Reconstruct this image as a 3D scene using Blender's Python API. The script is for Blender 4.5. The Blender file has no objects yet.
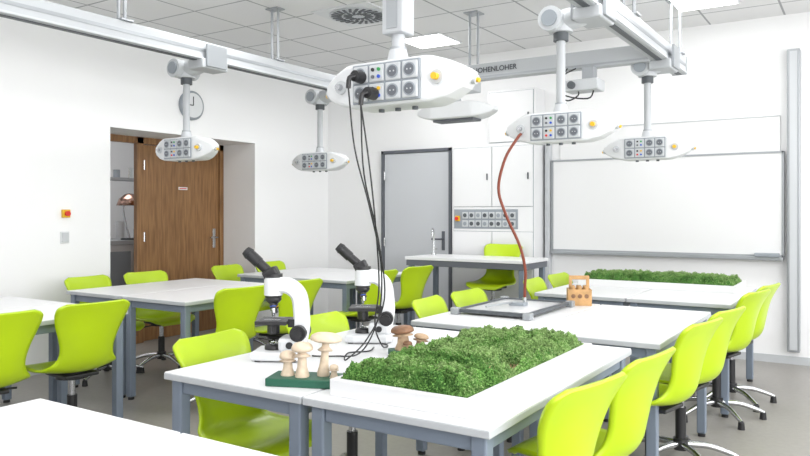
import bpy, bmesh, math, random
from mathutils import Matrix, Vector, noise, Euler
random.seed(7)
PI=math.pi
# ------------------------------------------------------------------ materials
MATS={}
def mat(name,col,rough=0.5,metal=0.0,bump=0.0,bscale=50,var=0.0,vscale=8,emit=0.0,spec=0.5,trans=0.0,coat=0.0):
    m=bpy.data.materials.new(name); m.use_nodes=True
    nt=m.node_tree; b=nt.nodes['Principled BSDF']
    b.inputs['Base Color'].default_value=(*col,1); b.inputs['Roughness'].default_value=rough
    b.inputs['Metallic'].default_value=metal; b.inputs['Specular IOR Level'].default_value=spec
    b.inputs['Coat Weight'].default_value=coat
    if trans: b.inputs['Transmission Weight'].default_value=trans
    if emit:
        b.inputs['Emission Color'].default_value=(1,1,1,1); b.inputs['Emission Strength'].default_value=emit
    tc=nt.nodes.new('ShaderNodeTexCoord')
    nz=nt.nodes.new('ShaderNodeTexNoise'); nz.inputs['Scale'].default_value=vscale; nz.inputs['Detail'].default_value=4
    nt.links.new(tc.outputs['Object'],nz.inputs['Vector'])
    if var>0:
        r=nt.nodes.new('ShaderNodeValToRGB')
        r.color_ramp.elements[0].position=.3; r.color_ramp.elements[1].position=.7
        r.color_ramp.elements[0].color=(*[max(0,c*(1-var)) for c in col],1)
        r.color_ramp.elements[1].color=(*[min(1,c*(1+var)) for c in col],1)
        nt.links.new(nz.outputs['Fac'],r.inputs['Fac']); nt.links.new(r.outputs['Color'],b.inputs['Base Color'])
    if bump>0:
        n2=nt.nodes.new('ShaderNodeTexNoise'); n2.inputs['Scale'].default_value=bscale
        nt.links.new(tc.outputs['Object'],n2.inputs['Vector'])
        bp=nt.nodes.new('ShaderNodeBump'); bp.inputs['Strength'].default_value=bump; bp.inputs['Distance'].default_value=.01
        nt.links.new(n2.outputs['Fac'],bp.inputs['Height']); nt.links.new(bp.outputs['Normal'],b.inputs['Normal'])
    MATS[name]=m; return m
mat('wall_paint',(.87,.873,.878),.85,bump=.05,bscale=120)
mat('floor_lino',(.30,.285,.265),.38,var=.05,vscale=30)
mat('table_white',(.76,.765,.775),.35,var=.01)
mat('planter_white',(.72,.725,.735),.4)
mat('table_edge',(.46,.48,.50),.5)
mat('steel_grey',(.20,.24,.30),.45,metal=.2)
mat('lime_plastic',(.425,.595,.004),.36,var=.02,coat=.1)
mat('chrome',(.55,.56,.58),.25,metal=1)
mat('alu',(.36,.38,.40),.4,metal=.5)
mat('rail_grey',(.46,.48,.50),.45)
mat('black_plastic',(.018,.018,.020),.4)
mat('white_plastic',(.69,.705,.72),.35)
mat('offwhite',(.53,.55,.57),.45)
mat('panel_grey',(.28,.31,.34),.45)
mat('dark_grey',(.08,.09,.10),.5)
mat('board_white',(.76,.765,.77),.15,coat=.3)
mat('cab_white',(.75,.755,.765),.5)
mat('door_grey',(.58,.60,.63),.5)
mat('frame_grey',(.12,.13,.15),.5)
mat('yellow',(.75,.45,.02),.4); mat('red',(.65,.03,.02),.4); mat('blue',(.02,.08,.5),.4); mat('green',(.03,.3,.08),.4)
mat('hose_red',(.20,.04,.018),.45)
mat('moss_dark',(.045,.145,.022),.85,var=.4,vscale=25)
mat('moss_mid',(.13,.28,.06),.85,var=.3,vscale=20)
mat('moss_light',(.26,.40,.14),.85,var=.25,vscale=20)
mat('bark',(.46,.31,.18),.9,var=.45,vscale=60,bump=.5)
mat('light_wood',(.50,.29,.12),.55,var=.2,vscale=20)
mat('green_base',(.015,.10,.06),.5,var=.1)
mat('mush_white',(.64,.52,.39),.6,var=.15,vscale=40)
mat('mush_brown',(.22,.11,.055),.5,var=.3,vscale=40)
mat('mush_tan',(.46,.32,.20),.6,var=.25,vscale=40)
mat('lamp_emit',(1,1,1),.5,emit=5)
mat('copper',(.55,.35,.28),.25,metal=1)
mat('glass',(.9,.95,.95),.05,trans=1)
m=mat('oak_door',(.30,.15,.06),.45); nt=m.node_tree; b=nt.nodes['Principled BSDF']
tc=nt.nodes.new('ShaderNodeTexCoord'); mp=nt.nodes.new('ShaderNodeMapping'); mp.inputs['Scale'].default_value=(14,14,1.2)
nz=nt.nodes.new('ShaderNodeTexNoise'); nz.inputs['Scale'].default_value=3; nz.inputs['Detail'].default_value=6
r=nt.nodes.new('ShaderNodeValToRGB'); r.color_ramp.elements[0].position=.3; r.color_ramp.elements[1].position=.75
r.color_ramp.elements[0].color=(.17,.08,.028,1); r.color_ramp.elements[1].color=(.33,.175,.07,1)
nt.links.new(tc.outputs['Object'],mp.inputs['Vector']); nt.links.new(mp.outputs['Vector'],nz.inputs['Vector'])
nt.links.new(nz.outputs['Fac'],r.inputs['Fac']); nt.links.new(r.outputs['Color'],b.inputs['Base Color'])
m=mat('ceiling_tiles',(.8,.8,.8),.9); nt=m.node_tree; b=nt.nodes['Principled BSDF']
tc=nt.nodes.new('ShaderNodeTexCoord'); br=nt.nodes.new('ShaderNodeTexBrick'); br.offset=0; br.squash=1
br.inputs['Scale'].default_value=1; br.inputs['Brick Width'].default_value=.625; br.inputs['Row Height'].default_value=.625
br.inputs['Mortar Size'].default_value=.009; br.inputs['Color1'].default_value=(.80,.80,.805,1); br.inputs['Color2'].default_value=(.77,.77,.775,1)
br.inputs['Mortar'].default_value=(.36,.37,.38,1)
nt.links.new(tc.outputs['Object'],br.inputs['Vector']); nt.links.new(br.outputs['Color'],b.inputs['Base Color'])

# ------------------------------------------------------------------ mesh builder
def catmull(pts,n=6):
    pts=[Vector(p) for p in pts]; P=[pts[0]*2-pts[1]]+pts+[pts[-1]*2-pts[-2]]; out=[]
    for i in range(1,len(P)-2):
        for k in range(n):
            t=k/n; a,b,c,d=P[i-1],P[i],P[i+1],P[i+2]
            out.append(.5*((2*b)+(c-a)*t+(2*a-5*b+4*c-d)*t*t+(3*b-a-3*c+d)*t**3))
    out.append(pts[-1]); return out
class MB:
    def __init__(s): s.v=[];s.f=[];s.m=[];s.s=[];s.mats=[];s.M=Matrix.Identity(4)
    def add(s,vs,fs,mt,smooth=False,M=None):
        if mt not in s.mats: s.mats.append(mt)
        k=s.mats.index(mt); o=len(s.v); T=s.M@M if M is not None else s.M
        s.v+=[T@Vector(v) for v in vs]
        for f in fs: s.f.append([i+o for i in f]); s.m.append(k); s.s.append(smooth)
    def bmadd(s,bm,mt,smooth=False,M=None):
        bm.verts.index_update(); s.add([v.co.copy() for v in bm.verts],[[v.index for v in f.verts] for f in bm.faces],mt,smooth,M); bm.free()
    def box(s,c,size,mt,rot=None,bev=0,seg=2):
        bm=bmesh.new(); bmesh.ops.create_cube(bm,size=1)
        for v in bm.verts: v.co=Vector((v.co.x*size[0],v.co.y*size[1],v.co.z*size[2]))
        if bev>0: bmesh.ops.bevel(bm,geom=bm.edges[:],offset=bev,segments=seg,affect='EDGES',profile=.5)
        M=Matrix.Translation(c)
        if rot: M=M@Euler(rot).to_matrix().to_4x4()
        s.bmadd(bm,mt,False,M)
    def bx(s,x0,x1,y0,y1,z0,z1,mt,bev=0): s.box(((x0+x1)/2,(y0+y1)/2,(z0+z1)/2),(abs(x1-x0),abs(y1-y0),abs(z1-z0)),mt,None,bev)
    def tube(s,pts,r,mt,seg=10,smooth_pts=0,closed_caps=True):
        if smooth_pts: pts=catmull(pts,smooth_pts)
        pts=[Vector(p) for p in pts]; n=len(pts); rs=r if isinstance(r,(list,tuple)) else [r]*n
        if len(rs)!=n: rs=[rs[0]+(rs[-1]-rs[0])*i/(n-1) for i in range(n)]
        vs=[];fs=[]; up=None
        for i,p in enumerate(pts):
            d=(pts[min(i+1,n-1)]-pts[max(i-1,0)]).normalized()
            if up is None:
                up=Vector((0,0,1)) if abs(d.z)<.9 else Vector((1,0,0))
            a=d.cross(up).normalized(); b=a.cross(d).normalized(); up=b
            for k in range(seg):
                t=2*PI*k/seg; vs.append(p+(a*math.cos(t)+b*math.sin(t))*rs[i])
        for i in range(n-1):
            for k in range(seg):
                k2=(k+1)%seg; fs.append([i*seg+k,i*seg+k2,(i+1)*seg+k2,(i+1)*seg+k])
        s.add(vs,fs,mt,True)
        if closed_caps: s.add(vs[:seg],[list(range(seg))[::-1]],mt); s.add(vs[-seg:],[list(range(seg))],mt)
    def cyl(s,p0,p1,r,mt,r2=None,seg=20): s.tube([p0,p1],[r,r if r2 is None else r2],mt,seg)
    def lathe(s,prof,mt,M=None,seg=24):
        vs=[];fs=[]; n=len(prof)
        for r,z in prof:
            for k in range(seg): t=2*PI*k/seg; vs.append((r*math.cos(t),r*math.sin(t),z))
        for i in range(n-1):
            for k in range(seg):
                k2=(k+1)%seg; fs.append([i*seg+k,i*seg+k2,(i+1)*seg+k2,(i+1)*seg+k])
        s.add(vs,fs,mt,True,M)
        s.add(vs[:seg],[list(range(seg))[::-1]],mt,False,M); s.add(vs[-seg:],[list(range(seg))],mt,False,M)
    def prism(s,outline,d,mt,bev=0,M=None,axis='Y',seg=3,smooth=False,warp=None):
        bm=bmesh.new()
        if axis=='Y': vv=[bm.verts.new((x,-d/2,z)) for x,z in outline]
        else: vv=[bm.verts.new((x,z,-d/2)) for x,z in outline]
        f=bm.faces.new(vv); r=bmesh.ops.extrude_face_region(bm,geom=[f])
        off=Vector((0,d,0)) if axis=='Y' else Vector((0,0,d))
        for e in r['geom']:
            if isinstance(e,bmesh.types.BMVert): e.co+=off
        if bev>0:
            ed=[e for e in bm.edges if abs((e.verts[0].co-e.verts[1].co).dot(off.normalized()))<1e-6]
            bmesh.ops.bevel(bm,geom=ed,offset=bev,segments=seg,affect='EDGES',profile=.5)
        if warp:
            bmesh.ops.triangulate(bm,faces=[f for f in bm.faces if len(f.verts)>4])
            for v in bm.verts: v.co=warp(v.co)
        s.bmadd(bm,mt,smooth,M)
    def shell(s,grid,th,mt):
        R=len(grid);C=len(grid[0])
        def nrm(i,j):
            a=grid[min(i+1,R-1)][j]-grid[max(i-1,0)][j]; b=grid[i][min(j+1,C-1)]-grid[i][max(j-1,0)]
            n=a.cross(b); return n.normalized() if n.length>1e-9 else Vector((0,0,1))
        top=[];bot=[]
        for i in range(R):
            for j in range(C):
                n=nrm(i,j)*th/2; top.append(grid[i][j]+n); bot.append(grid[i][j]-n)
        N=R*C; fs=[]
        for i in range(R-1):
            for j in range(C-1):
                a,b,c,d=i*C+j,i*C+j+1,(i+1)*C+j+1,(i+1)*C+j
                fs.append([a,b,c,d]); fs.append([N+a,N+d,N+c,N+b])
        per=[j for j in range(C)]+[i*C+C-1 for i in range(1,R)]+[(R-1)*C+j for j in range(C-2,-1,-1)]+[i*C for i in range(R-2,0,-1)]
        for k in range(len(per)):
            a,b=per[k],per[(k+1)%len(per)]; fs.append([a,N+a,N+b,b])
        s.add(top+bot,fs,mt,True)
    def mesh(s,name,recalc=True):
        me=bpy.data.meshes.new(name); me.from_pydata([tuple(v) for v in s.v],[],s.f)
        for k in s.mats: me.materials.append(MATS[k])
        me.polygons.foreach_set('material_index',s.m); me.polygons.foreach_set('use_smooth',s.s)
        me.update()
        if recalc:
            bm=bmesh.new(); bm.from_mesh(me); bmesh.ops.recalc_face_normals(bm,faces=bm.faces[:]); bm.to_mesh(me); bm.free()
        return me
    def obj(s,name,loc=(0,0,0),rz=0,recalc=True):
        return place(name,s.mesh(name,recalc),loc,rz)
def place(name,me,loc=(0,0,0),rz=0):
    o=bpy.data.objects.new(name,me); bpy.context.scene.collection.objects.link(o); o.location=loc; o.rotation_euler=(0,0,rz); return o

# ------------------------------------------------------------------ room shell
XL,XR,YF,YB,H=-5.85,2.8,-2.6,7.31,3.13
b=MB(); b.bx(-9,XR+.2,YF-.2,YB+.2,-.1,0,'floor_lino'); b.obj('floor')
b=MB(); b.bx(-9,XR+.2,YF-.2,YB+.2,H,H+.1,'ceiling_tiles'); b.obj('ceiling')
OY0,OY1,OZ=4.13,5.99,2.14
b=MB(); b.bx(XL-.5,XL,YF-.2,OY0,0,H,'wall_paint'); b.bx(XL-.5,XL,OY1,YB,0,H,'wall_paint'); b.bx(XL-.5,XL,OY0,OY1,OZ,H,'wall_paint'); b.obj('wall_left')
b=MB(); b.bx(-9,XR+.2,YB,YB+.2,0,H,'wall_paint'); b.obj('wall_back')
b=MB(); b.bx(-9,XR+.2,YF-.2,YF,0,H,'wall_paint'); b.obj('wall_front')
b=MB(); b.bx(XR,XR+.2,YF,YB,0,.9,'wall_paint'); b.bx(XR,XR+.2,YF,YB,2.9,H,'wall_paint')
wins=[(-2.2,.6),(.9,3.7),(4.0,6.8)]
ys=[YF,-2.2,.6,.9,3.7,4.0,6.8,YB]
for i in range(0,8,2): b.bx(XR,XR+.2,ys[i],ys[i+1],.9,2.9,'wall_paint')
b.obj('wall_right')
for i,(a,c) in enumerate(wins):
    b=MB()
    for y in (a+.03,(a+c)/2,c-.03): b.bx(XR+.05,XR+.12,y-.03,y+.03,.9,2.9,'white_plastic')
    for z in (.93,2.87): b.bx(XR+.05,XR+.12,a+.06,c-.06,z-.03,z+.03,'white_plastic')
    b.obj('window_%d'%(i+1))
b=MB(); b.bx(XL,XL+.015,YF,OY0,0,.07,'offwhite'); b.bx(XL,XL+.015,OY1,YB,0,.07,'offwhite'); b.obj('baseboard_left')
b=MB(); b.bx(XL,-5.0,YB-.015,YB,0,.07,'offwhite'); b.bx(-2.8,XR,YB-.015,YB,0,.07,'offwhite'); b.obj('baseboard_back')
b=MB(); b.bx(-9,-8.9,3.0,YB,0,H,'wall_paint'); b.obj('wall_annex')
b=MB()
b.bx(-8.0,-7.3,4.6,6.6,.98,1.03,'table_edge',.004); b.bx(-7.95,-7.35,4.7,6.5,0,.98,'cab_white')
b.bx(-7.34,-7.33,5.0,5.45,.1,.9,'panel_grey'); b.bx(-7.34,-7.33,5.5,5.95,.1,.9,'panel_grey')
b.bx(-7.9,-7.6,4.7,6.5,1.75,1.78,'table_edge')
for y in (4.72,6.48): b.bx(-7.9,-7.87,y-.015,y+.015,1.0,2.2,'steel_grey')
for k in range(7): b.cyl((-7.75,4.9+k*.22,1.78),(-7.75,4.9+k*.22,1.78+.1+.03*(k%3)),.04,['panel_grey','glass','light_wood'][k%3])
for k in range(5): b.cyl((-7.6,5.0+k*.25,1.03),(-7.6,5.0+k*.25,1.15+.05*(k%3)),.05,['panel_grey','dark_grey','cab_white'][k%3])
b.obj('laboratory_counter')
b=MB(); b.cyl((-7.42,5.5,1.03),(-7.42,5.5,1.05),.1,'dark_grey'); b.tube([(-7.42,5.5,1.05),(-7.54,5.5,1.4),(-7.42,5.5,1.58)],.012,'chrome',smooth_pts=5)
b.lathe([(.03,.14),(.06,.13),(.12,.08),(.15,0),(.14,0),(.11,.07),(.04,.11)],'copper',Matrix.Translation((-7.42,5.5,1.44)))
b.obj('laboratory_lamp')
b=MB(); X0=XL-.5
b.bx(X0-.06,X0,4.80,4.88,0,OZ,'oak_door',.004); b.bx(X0-.06,X0,5.93,OY1,0,OZ,'oak_door',.004); b.bx(X0-.06,X0,OY0,OY1,OZ-.07,OZ,'oak_door',.004)
b.bx(X0-.06,X0,OY0,OY0+.06,0,OZ,'oak_door'); b.bx(X0-.06,X0,OY0+.06,4.80,0,.08,'oak_door')
b.bx(X0-.055,X0-.015,4.885,5.925,.01,OZ-.075,'oak_door',.004)
b.bx(X0-.015,X0-.009,5.34,5.46,1.605,1.635,'board_white'); b.bx(X0-.009,X0-.008,5.35,5.45,1.615,1.625,'red')
b.bx(X0-.015,X0-.007,5.83,5.87,.95,1.17,'chrome',.002); b.tube([(X0-.01,5.85,1.07),(X0+.05,5.85,1.07),(X0+.055,5.74,1.07)],.010,'chrome')
for z in (.3,1.1,1.85): b.cyl((X0-.01,4.89,z-.05),(X0-.01,4.89,z+.05),.012,'chrome')
b.obj('door_1')
b=MB()
b.bx(-4.98,-4.945,YB-.06,YB,0,2.10,'frame_grey'); b.bx(-4.045,-4.01,YB-.06,YB,0,2.10,'frame_grey'); b.bx(-4.98,-4.01,YB-.06,YB,2.065,2.10,'frame_grey')
b.bx(-4.94,-4.05,YB-.045,YB,.01,2.06,'door_grey',.003)
b.bx(-4.14,-4.10,YB-.052,YB-.044,.92,1.14,'frame_grey',.002); b.tube([(-4.12,YB-.05,1.05),(-4.12,YB-.11,1.05),(-4.24,YB-.11,1.05)],.011,'frame_grey')
for z in (.3,1.0,1.8): b.cyl((-4.93,YB-.06,z-.05),(-4.93,YB-.06,z+.05),.012,'chrome')
b.obj('door_2')
b=MB(); Y0=7.02
b.bx(-3.87,-2.90,Y0,YB,0,2.08,'cab_white',.004); b.bx(-3.45,-2.90,Y0+.03,YB,2.08,2.66,'cab_white',.004)
b.bx(-3.85,-2.91,Y0-.003,Y0,.04,2.06,'panel_grey'); b.bx(-3.43,-2.92,Y0+.026,Y0+.03,2.10,2.64,'panel_grey')
for (x0,x1,z0,z1,yy) in [(-3.845,-3.385,1.42,2.055,Y0),(-3.377,-2.915,1.42,2.055,Y0),(-3.845,-3.385,.05,1.15,Y0),(-3.377,-2.915,.05,1.15,Y0),(-3.425,-2.925,2.105,2.635,Y0+.03)]:
    b.bx(x0,x1,yy-.014,yy-.003,z0,z1,'cab_white',.003) 
    b.box((x1-.05,yy-.02,(z0+z1)/2),(.014,.014,.07),'dark_grey',bev=.003)
b.bx(-3.845,-2.915,Y0-.008,Y0-.002,1.155,1.415,'cab_white')
b.bx(-3.84,-3.08,Y0-.012,Y0-.006,1.18,1.39,'panel_grey',.002)
for k in range(8): 
    for r in range(2):
        x=-3.70+k*.08; z=1.235+r*.09
        b.box((x,Y0-.016,z),(.066,.012,.07),'offwhite',bev=.004); b.cyl((x,Y0-.026,z),(x,Y0-.018,z),.022,'dark_grey' if (k+r)%3 else 'panel_grey')
b.box((-3.79,Y0-.02,1.29),(.05,.03,.06),'yellow',bev=.004); b.cyl((-3.79,Y0-.06,1.29),(-3.79,Y0-.03,1.29),.018,'red')
b.obj('control_cabinet')
b=MB(); Yw=YB
b.bx(-2.79,-.64,Yw-.05,Yw-.02,.97,1.89,'board_white',.003)
for (x0,x1,z0,z1) in [(-2.80,-.63,.955,.972),(-2.80,-.63,1.888,1.905),(-2.81,-2.79,.955,1.905),(-.645,-.625,.955,1.905)]: b.bx(x0,x1,Yw-.057,Yw-.0,z0,z1,'alu')
b.bx(-2.72,-.66,Yw-.03,Yw-.0,1.905,2.22,'board_white',.003); b.bx(-2.72,-.66,Yw-.035,Yw,2.22,2.228,'offwhite')
b.bx(-2.8,-.63,Yw-.10,Yw-.0,.925,.957,'alu',.004)
b.bx(-.86,-.66,Yw-.13,Yw-.05,.957,.99,'panel_grey',.006)
b.bx(-2.87,-2.82,Yw-.08,Yw,.25,2.18,'offwhite',.004)
b.bx(-.60,-.50,Yw-.09,Yw,.12,2.80,'alu',.006); b.bx(-.58,-.52,Yw-.096,Yw-.085,.14,2.78,'offwhite')
b.obj('whiteboard')
b=MB(); R=Matrix.Translation((XL,5.06,2.45))@Matrix.Rotation(PI/2,4,'Y')
b.lathe([(.15,0),(.15,.035),(.135,.045),(.125,.045)],'panel_grey',R,36); b.lathe([(.125,.036),(.125,.047)],'white_plastic',R,36)
b.bx(XL+.045,XL+.05,5.055,5.065,2.45,2.54,'black_plastic'); b.bx(XL+.045,XL+.05,5.0,5.06,2.445,2.455,'black_plastic'); b.obj('wall_clock')
b=MB(); b.bx(XL,XL+.03,3.65,3.72,1.31,1.38,'yellow',.004); b.cyl((XL+.03,3.685,1.345),(XL+.055,3.685,1.345),.022,'red'); b.obj('emergency_button')
b=MB(); b.bx(XL,XL+.012,3.64,3.72,1.09,1.19,'white_plastic',.003); b.bx(XL+.012,XL+.018,3.65,3.71,1.10,1.18,'offwhite',.002); b.obj('light_switch')

# ------------------------------------------------------------------ ceiling fixtures
def lamp(x,y,sx=.62,sy=.62):
    b=MB(); b.bx(x-sx/2,x+sx/2,y-sy/2,y+sy/2,H-.012,H,'white_plastic',.003); b.bx(x-sx/2+.02,x+sx/2-.02,y-sy/2+.02,y+sy/2-.02,H-.016,H-.012,'lamp_emit'); b.obj('ceiling_light_panel')
for x in (-3.80,-1.15): lamp(x,6.42,.50,.48)
for x in (-3.75,-1.15,1.3):
    for y in (2.6,0.1): lamp(x,y)
b=MB(); cx,cy=-3.84,5.23
b.bx(cx-.30,cx+.30,cy-.30,cy+.30,H-.012,H,'white_plastic',.003)
b.lathe([(.26,-.02),(.26,-.012),(.02,-.012)],'offwhite',Matrix.Translation((cx,cy,H)),40)
for ring,(r0,r1,n) in enumerate([(.15,.245,24),(.06,.135,14)]):
    for k in range(n):
        a=2*PI*k/n; rm=(r0+r1)/2; b.box((cx+rm*math.cos(a),cy+rm*math.sin(a),H-.022),(r1-r0,.026,.006),'dark_grey',rot=(0,0,a+.35))
b.obj('ceiling_air_diffuser')
def rail_y(b,x,y0,y1,z=2.6,hang=()):
    b.bx(x-.055,x+.055,y0,y1,z-.07,z+.07,'rail_grey',.008)
    b.bx(x-.02,x+.02,y0,y1,z-.075,z-.069,'dark_grey')
    for s in (-1,1):
        b.bx(x+s*.052,x+s*.058,y0+.01,y1-.01,z-.012,z+.012,'alu'); b.bx(x+s*.05,x+s*.062,y0+.01,y1-.01,z-.066,z-.052,'offwhite')
    b.bx(x-.06,x+.06,y1,y1+.012,z-.075,z+.075,'alu',.003)
    for y in hang:
        for d in (-.035,.035): b.cyl((x+d,y,z+.06),(x+d,y,H),.011,'alu')
        b.bx(x-.07,x+.07,y-.05,y+.05,z+.07,z+.085,'alu',.003); b.bx(x-.07,x+.07,y-.05,y+.05,H-.012,H,'alu',.003)
b=MB(); rail_y(b,-4.35,-1.5,5.85,hang=(-.5,1.4,3.16,4.7)); b.obj('ceiling_rail')
b=MB(); rail_y(b,-1.35,-1.5,6.45,hang=(-.5,1.2,3.2,4.9,6.3)); b.obj('ceiling_rail')
b=MB(); b.bx(-3.15,-1.41,5.70,5.80,2.52,2.66,'rail_grey',.008); b.bx(-3.162,-3.15,5.69,5.81,2.51,2.67,'panel_grey',.003); b.bx(-3.14,-1.42,5.697,5.703,2.535,2.55,'alu')
for d in (-.04,.04): b.cyl((-2.95+d,5.75,2.65),(-2.95+d,5.75,H),.012,'alu')
b.bx(-3.02,-2.88,5.68,5.82,H-.012,H,'alu',.003)
crossrail=b.obj('ceiling_cross_rail')
cu=bpy.data.curves.new('rail_lettering','FONT'); cu.body='HOHENLOHER'; cu.size=.062; cu.extrude=.0008; cu.offset=.0012
t=bpy.data.objects.new('rail_lettering',cu); bpy.context.scene.collection.objects.link(t); t.location=(-2.93,5.695,2.58); t.rotation_euler=(PI/2,0,0)
t.data.materials.append(MATS['dark_grey']); t.parent=crossrail

def outline(L,Hh):
    return [(-L,-.012),(-L,.022),(-L*.93,Hh*.42),(-L*.75,Hh*.76),(-L*.58,Hh*.96),(-L*.50,Hh),(L*.50,Hh),(L*.58,Hh*.96),(L*.75,Hh*.76),(L*.93,Hh*.42),(L,.022),(L,-.012),(L*.92,-Hh*.45),(L*.72,-Hh*.80),(L*.54,-Hh*.97),(L*.48,-Hh),(-L*.48,-Hh),(-L*.54,-Hh*.97),(-L*.72,-Hh*.80),(-L*.92,-Hh*.45)]
def head(b,x,y,z,L=.34,Hh=.09,D=.17,sock=True):
    M=Matrix.Translation((x,y,z))
    def warp(c):
        a=max(0,(abs(c.x)-L*.5)/(L*.5)); return Vector((c.x,c.y*(1-.62*a**1.3),c.z))
    b.prism(outline(L,Hh),D,'white_plastic',.016,M,warp=warp)
    b.cyl((x,y,z+Hh-.01),(x,y,z+Hh+.05),.05,'offwhite',.035)
    if not sock: return
    for sgn in (-1,1):
        yy=y+sgn*(D/2)
        b.box((x,yy+sgn*.003,z),(.315,.012,.156),'panel_grey',bev=.004)
        for c in range(4):
            for r in range(2):
                sx=x+(-.115+c*.077)*(-sgn); sz=z-.037+r*.074
                b.box((sx,yy+sgn*.011,sz),(.069,.010,.067),'offwhite',bev=.005)
                if c!=1:
                    b.cyl((sx,yy+sgn*.0145,sz),(sx,yy+sgn*.019,sz),.0265,'panel_grey',seg=20); b.cyl((sx,yy+sgn*.018,sz),(sx,yy+sgn*.0200,sz),.021,'frame_grey',seg=20)
                    for q in (-.008,.008): b.cyl((sx+q,yy+sgn*.02,sz),(sx+q,yy+sgn*.021,sz),.003,'offwhite',seg=8)
                else:
                    cols=['red','blue','black_plastic','yellow'] if r==0 else ['frame_grey','blue','black_plastic','green']
                    for q in range(4): 
                        px=sx+(-.014 if q%2==0 else .014); pz=sz+(-.014 if q<2 else .014)
                        b.cyl((px,yy+sgn*.014,pz),(px,yy+sgn*.022,pz),.007,cols[q],seg=10)
        for ex in (-1,1):
            px=x+ex*.225; ya=y+sgn*D/2*.84
            b.cyl((px,ya-sgn*.01,z),(px,ya+sgn*.014,z),.027,'offwhite'); b.cyl((px,ya+sgn*.014,z),(px,ya+sgn*.036,z),.013,'yellow' if ex*sgn<0 else 'chrome')
    for ex in (-1,1):
        b.cyl((x+ex*(L-.03),y,z),(x+ex*(L+.012),y,z-.012),.020,'offwhite',.018)
        b.cyl((x+ex*(L+.010),y,z-.011),(x+ex*(L+.022),y,z-.015),.009,'yellow')
    for q in (-.08,0,.08): b.cyl((x+q,y,z-Hh),(x+q,y,z-Hh-.012),.012,'dark_grey')
def arm(px,py,rx,z=1.86,box=False):
    b=MB(); head(b,px,py,z)
    b.cyl((px,py,z+.09),(px,py,2.44),.027,'rail_grey')
    b.cyl((px,py,z+.13),(px,py,z+.15),.034,'alu')
    if box:
        b.bx(px-.05,px+.05,py-.045,py+.045,z+.2,2.44,'rail_grey',.008); b.bx(px-.025,px+.025,py-.049,py-.045,z+.22,2.44,'alu')
    b.cyl((px,py,2.38),(px,py,2.44),.045,'dark_grey'); b.cyl((px,py,2.43),(px,py,2.53),.070,'offwhite')
    b.cyl((px-.03,py-.11,2.50),(px-.03,py+.11,2.50),.073,'offwhite'); b.cyl((px-.03,py-.122,2.50),(px-.03,py-.11,2.50),.048,'panel_grey')
    b.tube([(px,py,2.50),(px+(rx-px)*.55,py,2.515),(rx-.02,py,2.54)],[.065,.08,.065],'offwhite',16,smooth_pts=4)
    b.box((rx,py,2.50),(.17,.26,.075),'rail_grey',bev=.012)
    b.box((rx+.095,py,2.56),(.02,.20,.17),'alu',bev=.003); b.box((rx-.095,py,2.56),(.02,.20,.17),'alu',bev=.003)
    return b
arm(-4.6,3.94,-4.35).obj('ceiling_service_arm'); arm(-4.6,5.62,-4.35).obj('ceiling_service_arm')
arm(-1.58,2.42,-1.35,box=True).obj('ceiling_service_arm'); arm(-1.55,4.16,-1.35).obj('ceiling_service_arm'); arm(-1.47,5.87,-1.35,z=1.86).obj('ceiling_service_arm')
b=MB(); head(b,-3.04,5.60,2.24,L=.38,Hh=.07,D=.26,sock=False)
b.bx(-3.24,-2.84,5.52,5.68,2.15,2.175,'frame_grey',.006); b.cyl((-3.04,5.60,2.3),(-3.04,5.60,2.45),.03,'offwhite'); b.bx(-3.14,-2.90,5.52,5.8,2.42,2.52,'offwhite',.01)
b.obj('ceiling_service_arm_raised')
b=MB(); b.box((-1.90,5.62,2.36),(.28,.18,.09),'offwhite',bev=.012); b.cyl((-1.97,5.53,2.36),(-1.97,5.50,2.36),.03,'dark_grey'); b.box((-1.87,5.66,2.46),(.10,.08,.12),'alu',bev=.005)
b.tube([(-2.05,5.65,2.52),(-2.10,5.58,2.40),(-2.03,5.55,2.25),(-1.93,5.56,2.28),(-1.95,5.6,2.36)],.006,'black_plastic',8,5)
b.tube([(-1.99,5.68,2.52),(-2.07,5.6,2.45),(-2.05,5.55,2.3),(-1.85,5.56,2.25),(-1.81,5.6,2.33)],.006,'black_plastic',8,5)
b.obj('ceiling_camera')

# ------------------------------------------------------------------ tables
def table_mesh(w,l,h=.75):
    b=MB(); b.bx(-w/2,w/2,-l/2,l/2,h-.028,h-.004,'table_edge',.003); b.bx(-w/2+.002,w/2-.002,-l/2+.002,l/2-.002,h-.006,h,'table_white',.002)
    for sx in (-1,1):
        for sy in (-1,1):
            x=sx*(w/2-.045); y=sy*(l/2-.045); b.box((x,y,(h-.028)/2+.01),(.05,.05,h-.048),'steel_grey',bev=.006); b.cyl((x,y,0),(x,y,.015),.022,'black_plastic')
    for sx in (-1,1): b.box((sx*(w/2-.045),0,h-.055),(.028,l-.14,.05),'steel_grey',bev=.004)
    for sy in (-1,1): b.box((0,sy*(l/2-.045),h-.055),(w-.14,.028,.05),'steel_grey',bev=.004)
    return b.mesh('classroom_table')
def tables(x0,x1,y0,y1):
    w=(x1-x0)/2-.004; me=table_mesh(w,y1-y0)
    place('classroom_table',me,(x0+w/2,(y0+y1)/2,0)); place('classroom_table',me,(x1-w/2,(y0+y1)/2,0))
tables(-2.24,-.88,1.81,3.24); tables(-2.15,-.80,3.42,4.70); tables(-2.12,-.75,5.13,6.42)
tables(-2.26,-.9,-.05,1.34)
tables(-5.22,-3.87,3.30,4.58); tables(-5.22,-3.87,5.10,6.20); tables(-5.22,-3.87,1.5,2.86)
b=MB(); x0,x1,y0,y1=-4.03,-2.70,6.30,6.90
b.bx(x0,x1,y0,y1,.87,.90,'table_white',.003); b.bx(x0+.01,x1-.01,y0+.01,y1-.01,.81,.87,'frame_grey',.003)
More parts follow.
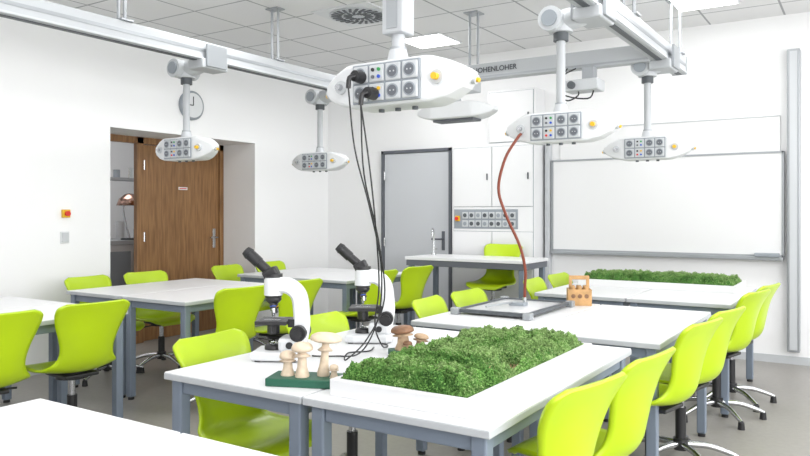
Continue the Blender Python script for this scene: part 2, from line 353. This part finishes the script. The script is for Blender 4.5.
for x in (x0+.05,x1-.05):
    for y in (y0+.05,y1-.05): b.box((x,y,.41),(.05,.05,.82),'steel_grey',bev=.005)
    b.box((x,(y0+y1)/2,.10),(.04,y1-y0-.15,.04),'steel_grey')
b.obj('demonstration_desk')
b=MB(); b.cyl((-3.95,6.75,.90),(-3.95,6.75,.92),.03,'chrome'); b.tube([(-3.95,6.75,.9),(-3.95,6.75,1.12),(-3.93,6.70,1.18),(-3.9,6.64,1.16),(-3.9,6.63,1.10)],.011,'chrome',10,5); b.box((-3.95,6.78,.96),(.02,.07,.015),'chrome'); b.obj('desk_tap')

# ------------------------------------------------------------------ chairs (local: faces +Y)
def chair_mesh(dz=0,name='school_chair'):
    b=MB()
    prof=[(.235,.425),(.225,.452),(.17,.468),(.09,.462),(0,.452),(-.09,.452),(-.155,.470),(-.195,.520),(-.212,.59),(-.222,.66),(-.236,.73),(-.255,.79),(-.272,.830),(-.280,.852)]
    wid=[.13,.185,.215,.225,.222,.21,.188,.162,.155,.172,.198,.213,.206,.165]
    curl=[0,-.004,.004,.012,.02,.03,.045,.05,.045,.04,.035,.025,.015,.005]
    P=catmull([(y,z,0) for y,z in prof],5); W=catmull([(w,c,0) for w,c in zip(wid,curl)],5)
    grid=[]; C=17
    for i,p in enumerate(P):
        q0=P[max(i-1,0)];q1=P[min(i+1,len(P)-1)]; t=(q1-q0).normalized()
        n=Vector((t.y,-t.x,0))
        w=W[i].x; c=W[i].y; row=[]
        for j in range(C):
            u=-1+2*j/(C-1); k=abs(u)**2.2*c
            row.append(Vector((w*u,p.x+n.x*k,p.y+dz+n.y*k)))
        grid.append(row)
    b.shell(grid,.014,'lime_plastic')
    b.cyl((0,0,.40+dz),(0,0,.445+dz),.09,'black_plastic'); b.box((0,0,.425+dz),(.20,.24,.02),'black_plastic',bev=.006)
    b.cyl((0,0,.10),(0,0,.30+dz),.028,'black_plastic'); b.cyl((0,0,.28+dz),(0,0,.42+dz),.018,'chrome'); b.cyl((0,0,.07),(0,0,.13),.04,'black_plastic')
    b.tube([(.04,.02,.42+dz),(.12,.03,.41+dz),(.19,.03,.405+dz)],.006,'black_plastic',8)
    for k in range(5):
        a=2*PI*k/5+.3; ca,sa=math.cos(a),math.sin(a)
        b.tube([(.03*ca,.03*sa,.10),(.14*ca,.14*sa,.095),(.24*ca,.24*sa,.065),(.29*ca,.29*sa,.045)],[.019,.012],'chrome',10,3)
        b.cyl((.285*ca,.285*sa,.0),(.285*ca,.285*sa,.045),.022,'black_plastic',.018)
    return b.mesh(name)
cm=chair_mesh(); cml=chair_mesh(-.035)
def chair(x,y,face,jit=0,me=None):
    rz=(-PI/2 if face=='+x' else PI/2)+jit
    d=Vector((-math.sin(rz),math.cos(rz),0)); c=Vector((x,y,0))+d*.28
    place('school_chair',me or cm,c,rz)
for x,y,j in ((-.665,2.10,-.20),(-.62,2.62,-.15),(-.61,3.54,-.20),(-.58,4.05,-.22),(-.57,5.08,-.25),(-.55,5.58,-.2)): chair(x,y,'-x',j)
for y,j in ((2.20,.05),(2.92,-.1)): chair(-2.44,y,'+x',j,cml)
for y,j in ((3.88,.1),(4.42,-.05)): chair(-2.34,y,'+x',j,cml)
for y,j in ((5.48,.05),(6.05,-.05)): chair(-2.30,y,'+x',j,cml)
for y,j in ((3.50,-.15),(4.10,-.1),(5.15,-.1),(5.75,-.15)): chair(-3.50,y,'-x',j)
for y,j in ((2.46,-.1),(1.93,-.15)): chair(-3.60,y,'-x',j)
for y,j in ((3.66,.05),(4.24,-.1),(5.22,.05),(5.85,-.05)): chair(-5.52,y,'+x',j,cml)
place('teacher_chair',chair_mesh(.17,'teacher_chair'),(-3.20,6.66,0),PI)

# ------------------------------------------------------------------ moss planters
def sm(e0,e1,x): 
    t=max(0,min(1,(x-e0)/(e1-e0))); return t*t*(3-2*t)
def planter(x0,x1,y0,y1,z=.75,hmax=.10,n=9000,bark=True,seed=0):
    b=MB(); t=.024; rz=z+.055; pw='planter_white'
    b.bx(x0,x1,y0,y0+t,z,rz,pw,.002); b.bx(x0,x1,y1-t,y1,z,rz,pw,.002); b.bx(x0,x0+t,y0+t,y1-t,z,rz,pw,.002); b.bx(x1-t,x1,y0+t,y1-t,z,rz,pw,.002)
    b.bx(x0+t,x1-t,y0+t,y1-t,z,z+.008,pw)
    X0,X1,Y0,Y1=x0+t+.002,x1-t-.002,y0+t+.002,y1-t-.002
    def bw(x,y):
        if not bark: return 1
        u=(x-X0)/(X1-X0); v=(y-Y0)/(Y1-Y0)
        d=math.hypot((u-.84)/.10,(v-.42)/.22)+.7*noise.noise(Vector((x*9,y*9,3)))
        return sm(.6,1.2,d)
    def bare(x,y): return bw(x,y)<.25
    def ht(x,y):
        nn=noise.noise(Vector((x*5,y*5,seed)))*.5+.5
        q=Vector((x+.012*noise.noise(Vector((x*30,y*30,1))),y+.012*noise.noise(Vector((x*30,y*30,2))),0))
        d1=noise.voronoi(q*21)[0][0]; d2=noise.voronoi(q*50+Vector((5,3,1)))[0][0]
        puff=max(0,1-1.5*d1*d1)**.7; p2=max(0,1-1.3*d2*d2)
        e=min(x-X0,X1-x,y-Y0,Y1-y); e=min(1,e/.035+.30)
        w=bw(x,y)
        return z+.034+w*(hmax*(.05+.30*nn+.42*puff+.20*p2)*e)
    nx,ny=int((X1-X0)/.009)+1,int((Y1-Y0)/.009)+1
    vs=[];fa=[];fb=[]
    for j in range(ny+1):
        for i in range(nx+1):
            x=X0+(X1-X0)*i/nx; y=Y0+(Y1-Y0)*j/ny; vs.append((x,y,ht(x,y)-.005 if 0<i<nx and 0<j<ny else z+.03))
    for j in range(ny):
        for i in range(nx):
            q=[j*(nx+1)+i,j*(nx+1)+i+1,(j+1)*(nx+1)+i+1,(j+1)*(nx+1)+i]
            (fb if bare(X0+(X1-X0)*(i+.5)/nx,Y0+(Y1-Y0)*(j+.5)/ny) else fa).append(q)
    b.add(vs,fa,'moss_dark',True)
    if fb: b.add(vs,fb,'bark',True)
    bufs={'moss_dark':([],[]),'moss_mid':([],[]),'moss_light':([],[]),'bark':([],[])}
    for _ in range(n):
        x=random.uniform(X0,X1); y=random.uniform(Y0,Y1); br=bare(x,y)
        if br and random.random()<.8: continue
        if br: mt='bark'; s=random.uniform(.005,.012)
        else:
            nn=.5*noise.noise(Vector((x*7,y*7,11+seed)))+.45*((y-Y0)/(Y1-Y0)-.5)+random.uniform(-.22,.22)+.12
            mt='moss_light' if nn>.06 else ('moss_mid' if nn>-.30 else 'moss_dark'); s=random.uniform(.0022,.0052)
        zz=ht(x,y)+(.0 if br else random.uniform(-.005,.006))
        if br: 
            a=random.uniform(0,PI); d=Vector((math.cos(a),math.sin(a),random.uniform(-.1,.1))); e=Vector((-math.sin(a),math.cos(a),0))
        else:
            d=Vector((random.gauss(0,1),random.gauss(0,1),random.gauss(0,1))).normalized(); e=d.cross(Vector((random.gauss(0,1),random.gauss(0,1),random.gauss(0,1)))).normalized()
        c=Vector((x,y,zz)); V,F=bufs[mt]; o=len(V)
        k=.35 if br else .75; m=d.cross(e)*s*(0 if br else .35)
        V+= [c-d*s,c-e*s*k+m,c+d*s,c+e*s*k+m]; F+=[[o,o+1,o+2],[o,o+2,o+3]]
    for mt,(V,F) in bufs.items():
        if F: b.add(V,F,mt,False)
    return b.obj('moss_planter',recalc=False)
planter(-1.49,-.97,1.87,2.97,n=100000,hmax=.09)
planter(-2.03,-.82,5.84,6.36,n=45000,hmax=.10,bark=False,seed=4)

# ------------------------------------------------------------------ microscopes (user toward -Y)
def microscope_mesh():
    b=MB()
    b.prism([(-.075,-.10),(.075,-.10),(.085,-.06),(.085,.09),(.06,.115),(-.06,.115),(-.085,.09),(-.085,-.06)],.035,'white_plastic',.008,Matrix.Translation((0,0,.0225)),axis='Z')
    b.box((0,.055,.065),(.11,.10,.06),'white_plastic',bev=.015)
    for sx in (-1,1):
        for sy in (-1,1): b.cyl((sx*.06,sy*.075,0),(sx*.06,sy*.075,.006),.012,'black_plastic')
    pts=catmull([(0,.075,.05),(0,.092,.13),(0,.092,.20),(0,.080,.265),(0,.04,.30),(0,-.01,.305)],5)
    vs=[];fs=[]
    for i,p in enumerate(pts):
        d=(pts[min(i+1,len(pts)-1)]-pts[max(i-1,0)]).normalized(); n=Vector((0,-d.z,d.y)); hw=.028; ht=.034-.004*math.sin(i/len(pts)*3.1)
        for a,c in ((-1,-.7),(-.7,-1),(.7,-1),(1,-.7),(1,.7),(.7,1),(-.7,1),(-1,.7)): vs.append(p+Vector((a*hw,0,0))+n*c*ht)
    for i in range(len(pts)-1):
        for k in range(8): k2=(k+1)%8; fs.append([i*8+k,i*8+k2,i*8+8+k2,i*8+8+k])
    fs.append(list(range(8))); fs.append([len(vs)-1-k for k in range(8)])
    b.add(vs,fs,'white_plastic',False)
    b.cyl((0,-.025,.262),(0,-.025,.335),.038,'white_plastic'); b.cyl((0,-.025,.335),(0,-.025,.350),.038,'black_plastic')
    b.box((0,-.035,.352),(.052,.062,.04),'black_plastic',rot=(.5,0,0),bev=.008)
    b.cyl((0,-.035,.350),(0,-.105,.412),.020,'black_plastic'); b.cyl((0,-.085,.394),(0,-.125,.430),.0235,'black_plastic'); b.cyl((0,-.125,.430),(0,-.142,.445),.026,'black_plastic',.020)
    b.cyl((0,-.025,.245),(0,-.025,.265),.030,'black_plastic',.036); b.lathe([(.008,-.026),(.026,-.012),(.034,0),(.03,.01)],'black_plastic',Matrix.Translation((0,-.025,.245)))
    for a,l in ((0,.058),(2.1,.042),(4.2,.048)):
        dx,dy=math.sin(a)*.5,-math.cos(a)*.5
        p0=Vector((math.sin(a)*.014,-.025-.0*math.cos(a),.232)); d=Vector((dx*.7,dy*.7+(.35 if a==0 else 0),-1)).normalized()
        b.cyl(p0,p0+d*l*.6,.0125,'black_plastic'); b.cyl(p0+d*l*.6,p0+d*l,.0095,'chrome',.006)
        b.cyl(p0+d*l*.35,p0+d*l*.42,.0130,['red','yellow','blue'][int(a)%3])
    b.box((0,-.02,.155),(.14,.13,.016),'black_plastic',bev=.003); b.box((0,.065,.150),(.05,.05,.035),'black_plastic',bev=.004)
    for sx in (-.035,.035): b.box((sx,-.02,.165),(.008,.07,.003),'chrome')
    b.cyl((.055,-.02,.11),(.055,-.02,.15),.009,'black_plastic')
    b.cyl((0,-.025,.105),(0,-.025,.15),.026,'black_plastic'); b.lathe([(.036,0),(.036,.012),(.028,.02),(.018,.024)],'black_plastic',Matrix.Translation((0,-.025,.040)))
    b.lathe([(.018,.024),(.012,.030),(.002,.032)],'glass',Matrix.Translation((0,-.025,.040)))
    for sx in (-1,1):
        b.cyl((sx*.022,.088,.112),(sx*.058,.088,.112),.033,'black_plastic'); b.cyl((sx*.058,.088,.112),(sx*.078,.088,.112),.020,'black_plastic')
        b.cyl((sx*.05,.055,.065),(sx*.062,.055,.065),.014,'black_plastic')
    return b.mesh('microscope')
mm=microscope_mesh()
place('microscope',mm,(-2.04,2.23,.75),math.radians(-62)); place('microscope',mm,(-1.97,2.76,.75),math.radians(-60))

# ------------------------------------------------------------------ mushroom models
def mush(b,x,y,z,h,rc,capm,stemm,flat=.6,rs=.014,tilt=0):
    M=Matrix.Translation((x,y,z))@Matrix.Rotation(tilt,4,'Y')
    b.lathe([(rs*1.5,0),(rs*1.6,h*.08),(rs*1.1,h*.3),(rs*.9,h*.6),(rs*.95,h*.86)],stemm,M)
    b.lathe([(rs*1.3,h*.62),(rs*1.9,h*.60),(rs*1.0,h*.68)],stemm,M)
    k=rc*flat
    b.lathe([(rs*.8,h-k*.95),(rc*.8,h-k*1.05),(rc*.98,h-k*.9),(rc,h-k*.7),(rc*.92,h-k*.40),(rc*.7,h-k*.15),(rc*.35,h-k*.02),(.001,h)],capm,M)
b=MB(); b.box((0,0,.014),(.26,.13,.028),'green_base',bev=.003)
mush(b,-.070,.0,.024,.090,.030,'mush_white','mush_white',.9,.016); mush(b,-.012,-.015,.024,.125,.038,'mush_white','mush_white',.8,.016); mush(b,.055,.015,.024,.155,.056,'mush_white','mush_white',.5,.014,.08); mush(b,.102,-.01,.024,.05,.016,'mush_white','mush_white',1.0,.010)
b.obj('mushroom_model',(-1.66,1.955,.75),math.radians(22))
b=MB(); b.prism([(.09*math.cos(a*PI/8)*(1+.1*math.sin(a*2)),.06*math.sin(a*PI/8)) for a in range(16)],.022,'green_base',.003,Matrix.Translation((0,0,.011)),axis='Z')
mush(b,-.02,0,.02,.105,.050,'mush_brown','mush_tan',.6,.024,-.08); mush(b,.045,.01,.02,.070,.032,'mush_tan','mush_tan',.6,.018,.15); mush(b,.0,-.035,.02,.045,.020,'mush_brown','mush_tan',.8,.012)
b.obj('mushroom_model',(-1.635,2.585,.75),math.radians(25))

# ------------------------------------------------------------------ table items
b=MB(); x0,x1,y0,y1=-2.06,-1.60,3.78,4.46; z=.75
b.bx(x0+.02,x1-.02,y0+.02,y1-.02,z+.018,z+.026,'board_white')
for (a,c,d,e) in [(x0,x1,y0,y0+.026),(x0,x1,y1-.026,y1),(x0,x0+.026,y0,y1),(x1-.026,x1,y0,y1)]: b.bx(a,c,d,e,z+.012,z+.034,'dark_grey',.003)
for x in (x0,x1):
    for y in (y0,y1): b.box((x,y,z+.02),(.05,.05,.04),'alu',bev=.006)
b.box((-1.83,4.17,z+.035),(.10,.07,.02),'panel_grey',bev=.004); b.cyl((-1.80,4.20,z+.03),(-1.80,4.20,z+.075),.013,'chrome')
b.tube([(-1.92,3.9,z+.04),(-1.88,4.02,z+.045),(-1.86,4.15,z+.045)],.006,'alu',8,4)
b.obj('gas_experiment_board')
b=MB(); b.tube([(-1.775,4.08,1.83),(-1.78,4.04,1.80),(-1.84,4.0,1.68),(-1.885,4.0,1.5),(-1.85,4.03,1.34),(-1.79,4.10,1.15),(-1.775,4.15,1.0),(-1.79,4.18,.90),(-1.80,4.20,.826)],.009,'hose_red',10,6); b.obj('gas_hose')
b=MB(); W,Dp,Hb=.15,.12,.105
for sy in (-1,1): b.box((0,sy*(Dp/2-.005),Hb/2),(W,.010,Hb),'light_wood',bev=.001)
for sx in (-1,1): b.box((sx*(W/2-.005),0,Hb/2),(.010,Dp-.02,Hb),'light_wood',bev=.001)
b.box((0,0,.006),(W-.02,Dp-.02,.010),'light_wood')
b.box((0,0,.055),(W-.02,.010,.09),'light_wood')
for sx in (-1,1): b.box((sx*.055,0,.145),(.020,.012,.09),'light_wood',bev=.002)
b.box((0,0,.178),(.13,.014,.026),'light_wood',bev=.004)
for i in (-1,0,1):
    for sy in (-1,1):
        b.cyl((i*.042,sy*Dp/2,.062),(i*.042,sy*(Dp/2+.0015),.062),.014,'mush_brown',seg=20)
        b.cyl((i*.042,sy*.028,.012),(i*.042,sy*.028,.125),.016,'light_wood',seg=16)
b.obj('wooden_bottle_carrier',(-1.59,4.60,.75),math.radians(25))
b=MB()
for (px,pz) in ((-1.685,1.885),(-1.625,1.815)):
    b.cyl((px,2.315,pz),(px,2.268,pz),.025,'black_plastic',.022); b.tube([(px,2.275,pz),(px-.01,2.25,pz-.01),(px-.012,2.245,pz-.05)],.010,'black_plastic',8,3)
b.tube([(-1.697,2.245,1.84),(-1.67,2.25,1.6),(-1.63,2.29,1.38),(-1.65,2.40,1.15),(-1.71,2.48,.95),(-1.76,2.48,.82),(-1.80,2.44,.757),(-1.86,2.38,.755),(-1.92,2.34,.755),(-1.95,2.33,.755)],.0032,'black_plastic',8,6)
b.tube([(-1.637,2.245,1.77),(-1.61,2.26,1.55),(-1.62,2.32,1.30),(-1.68,2.43,1.05),(-1.75,2.50,.88),(-1.77,2.58,.78),(-1.80,2.66,.755),(-1.82,2.70,.755),(-1.86,2.72,.755)],.0032,'black_plastic',8,6)
b.tube([(-1.637,2.245,1.77),(-1.64,2.27,1.50),(-1.65,2.38,1.25),(-1.66,2.44,1.0),(-1.74,2.43,.83),(-1.78,2.34,.755),(-1.86,2.46,.755),(-1.81,2.54,.755),(-1.84,2.62,.755)],.0032,'black_plastic',8,6)
b.obj('power_cables')

# ------------------------------------------------------------------ lights
def area(name,loc,rot,sx,sy,power,col=(1,1,1)):
    l=bpy.data.lights.new(name,'AREA'); l.shape='RECTANGLE'; l.size=sx; l.size_y=sy; l.energy=power; l.color=col
    o=bpy.data.objects.new(name,l); bpy.context.scene.collection.objects.link(o); o.location=loc; o.rotation_euler=rot; return o
for i,(a,c) in enumerate(wins): area('daylight_window_%d'%(i+1),(XR+.25,(a+c)/2,1.9),(0,PI/2,0),2.0,2.7,(145,130,75)[i],(1,1,1))
for x in (-3.75,-1.15,1.3):
    for y in (-1.2,1.4,3.9,6.0): area('ceiling_fill',(x,y,H-.03),(0,0,0),1.2,.5,21 if x<-3 else 17)  # fill lamps added below the ceiling to brighten the room, separate from the panels
area('annex_light',(-7.6,5.2,H-.05),(0,0,0),1.2,1.2,22)
w=bpy.data.worlds.new('world'); bpy.context.scene.world=w; w.use_nodes=True
w.node_tree.nodes['Background'].inputs[0].default_value=(.95,.97,1,1); w.node_tree.nodes['Background'].inputs[1].default_value=1.0
bpy.context.scene.view_settings.view_transform='Standard'
cam=bpy.data.cameras.new('camera'); cam.sensor_width=36; cam.lens=723/810*36; cam.shift_y=-15/810; cam.clip_start=.05
o=bpy.data.objects.new('camera',cam); bpy.context.scene.collection.objects.link(o); o.location=(0,0,1.35); o.rotation_euler=(PI/2,0,math.radians(32.6))
bpy.context.scene.camera=o
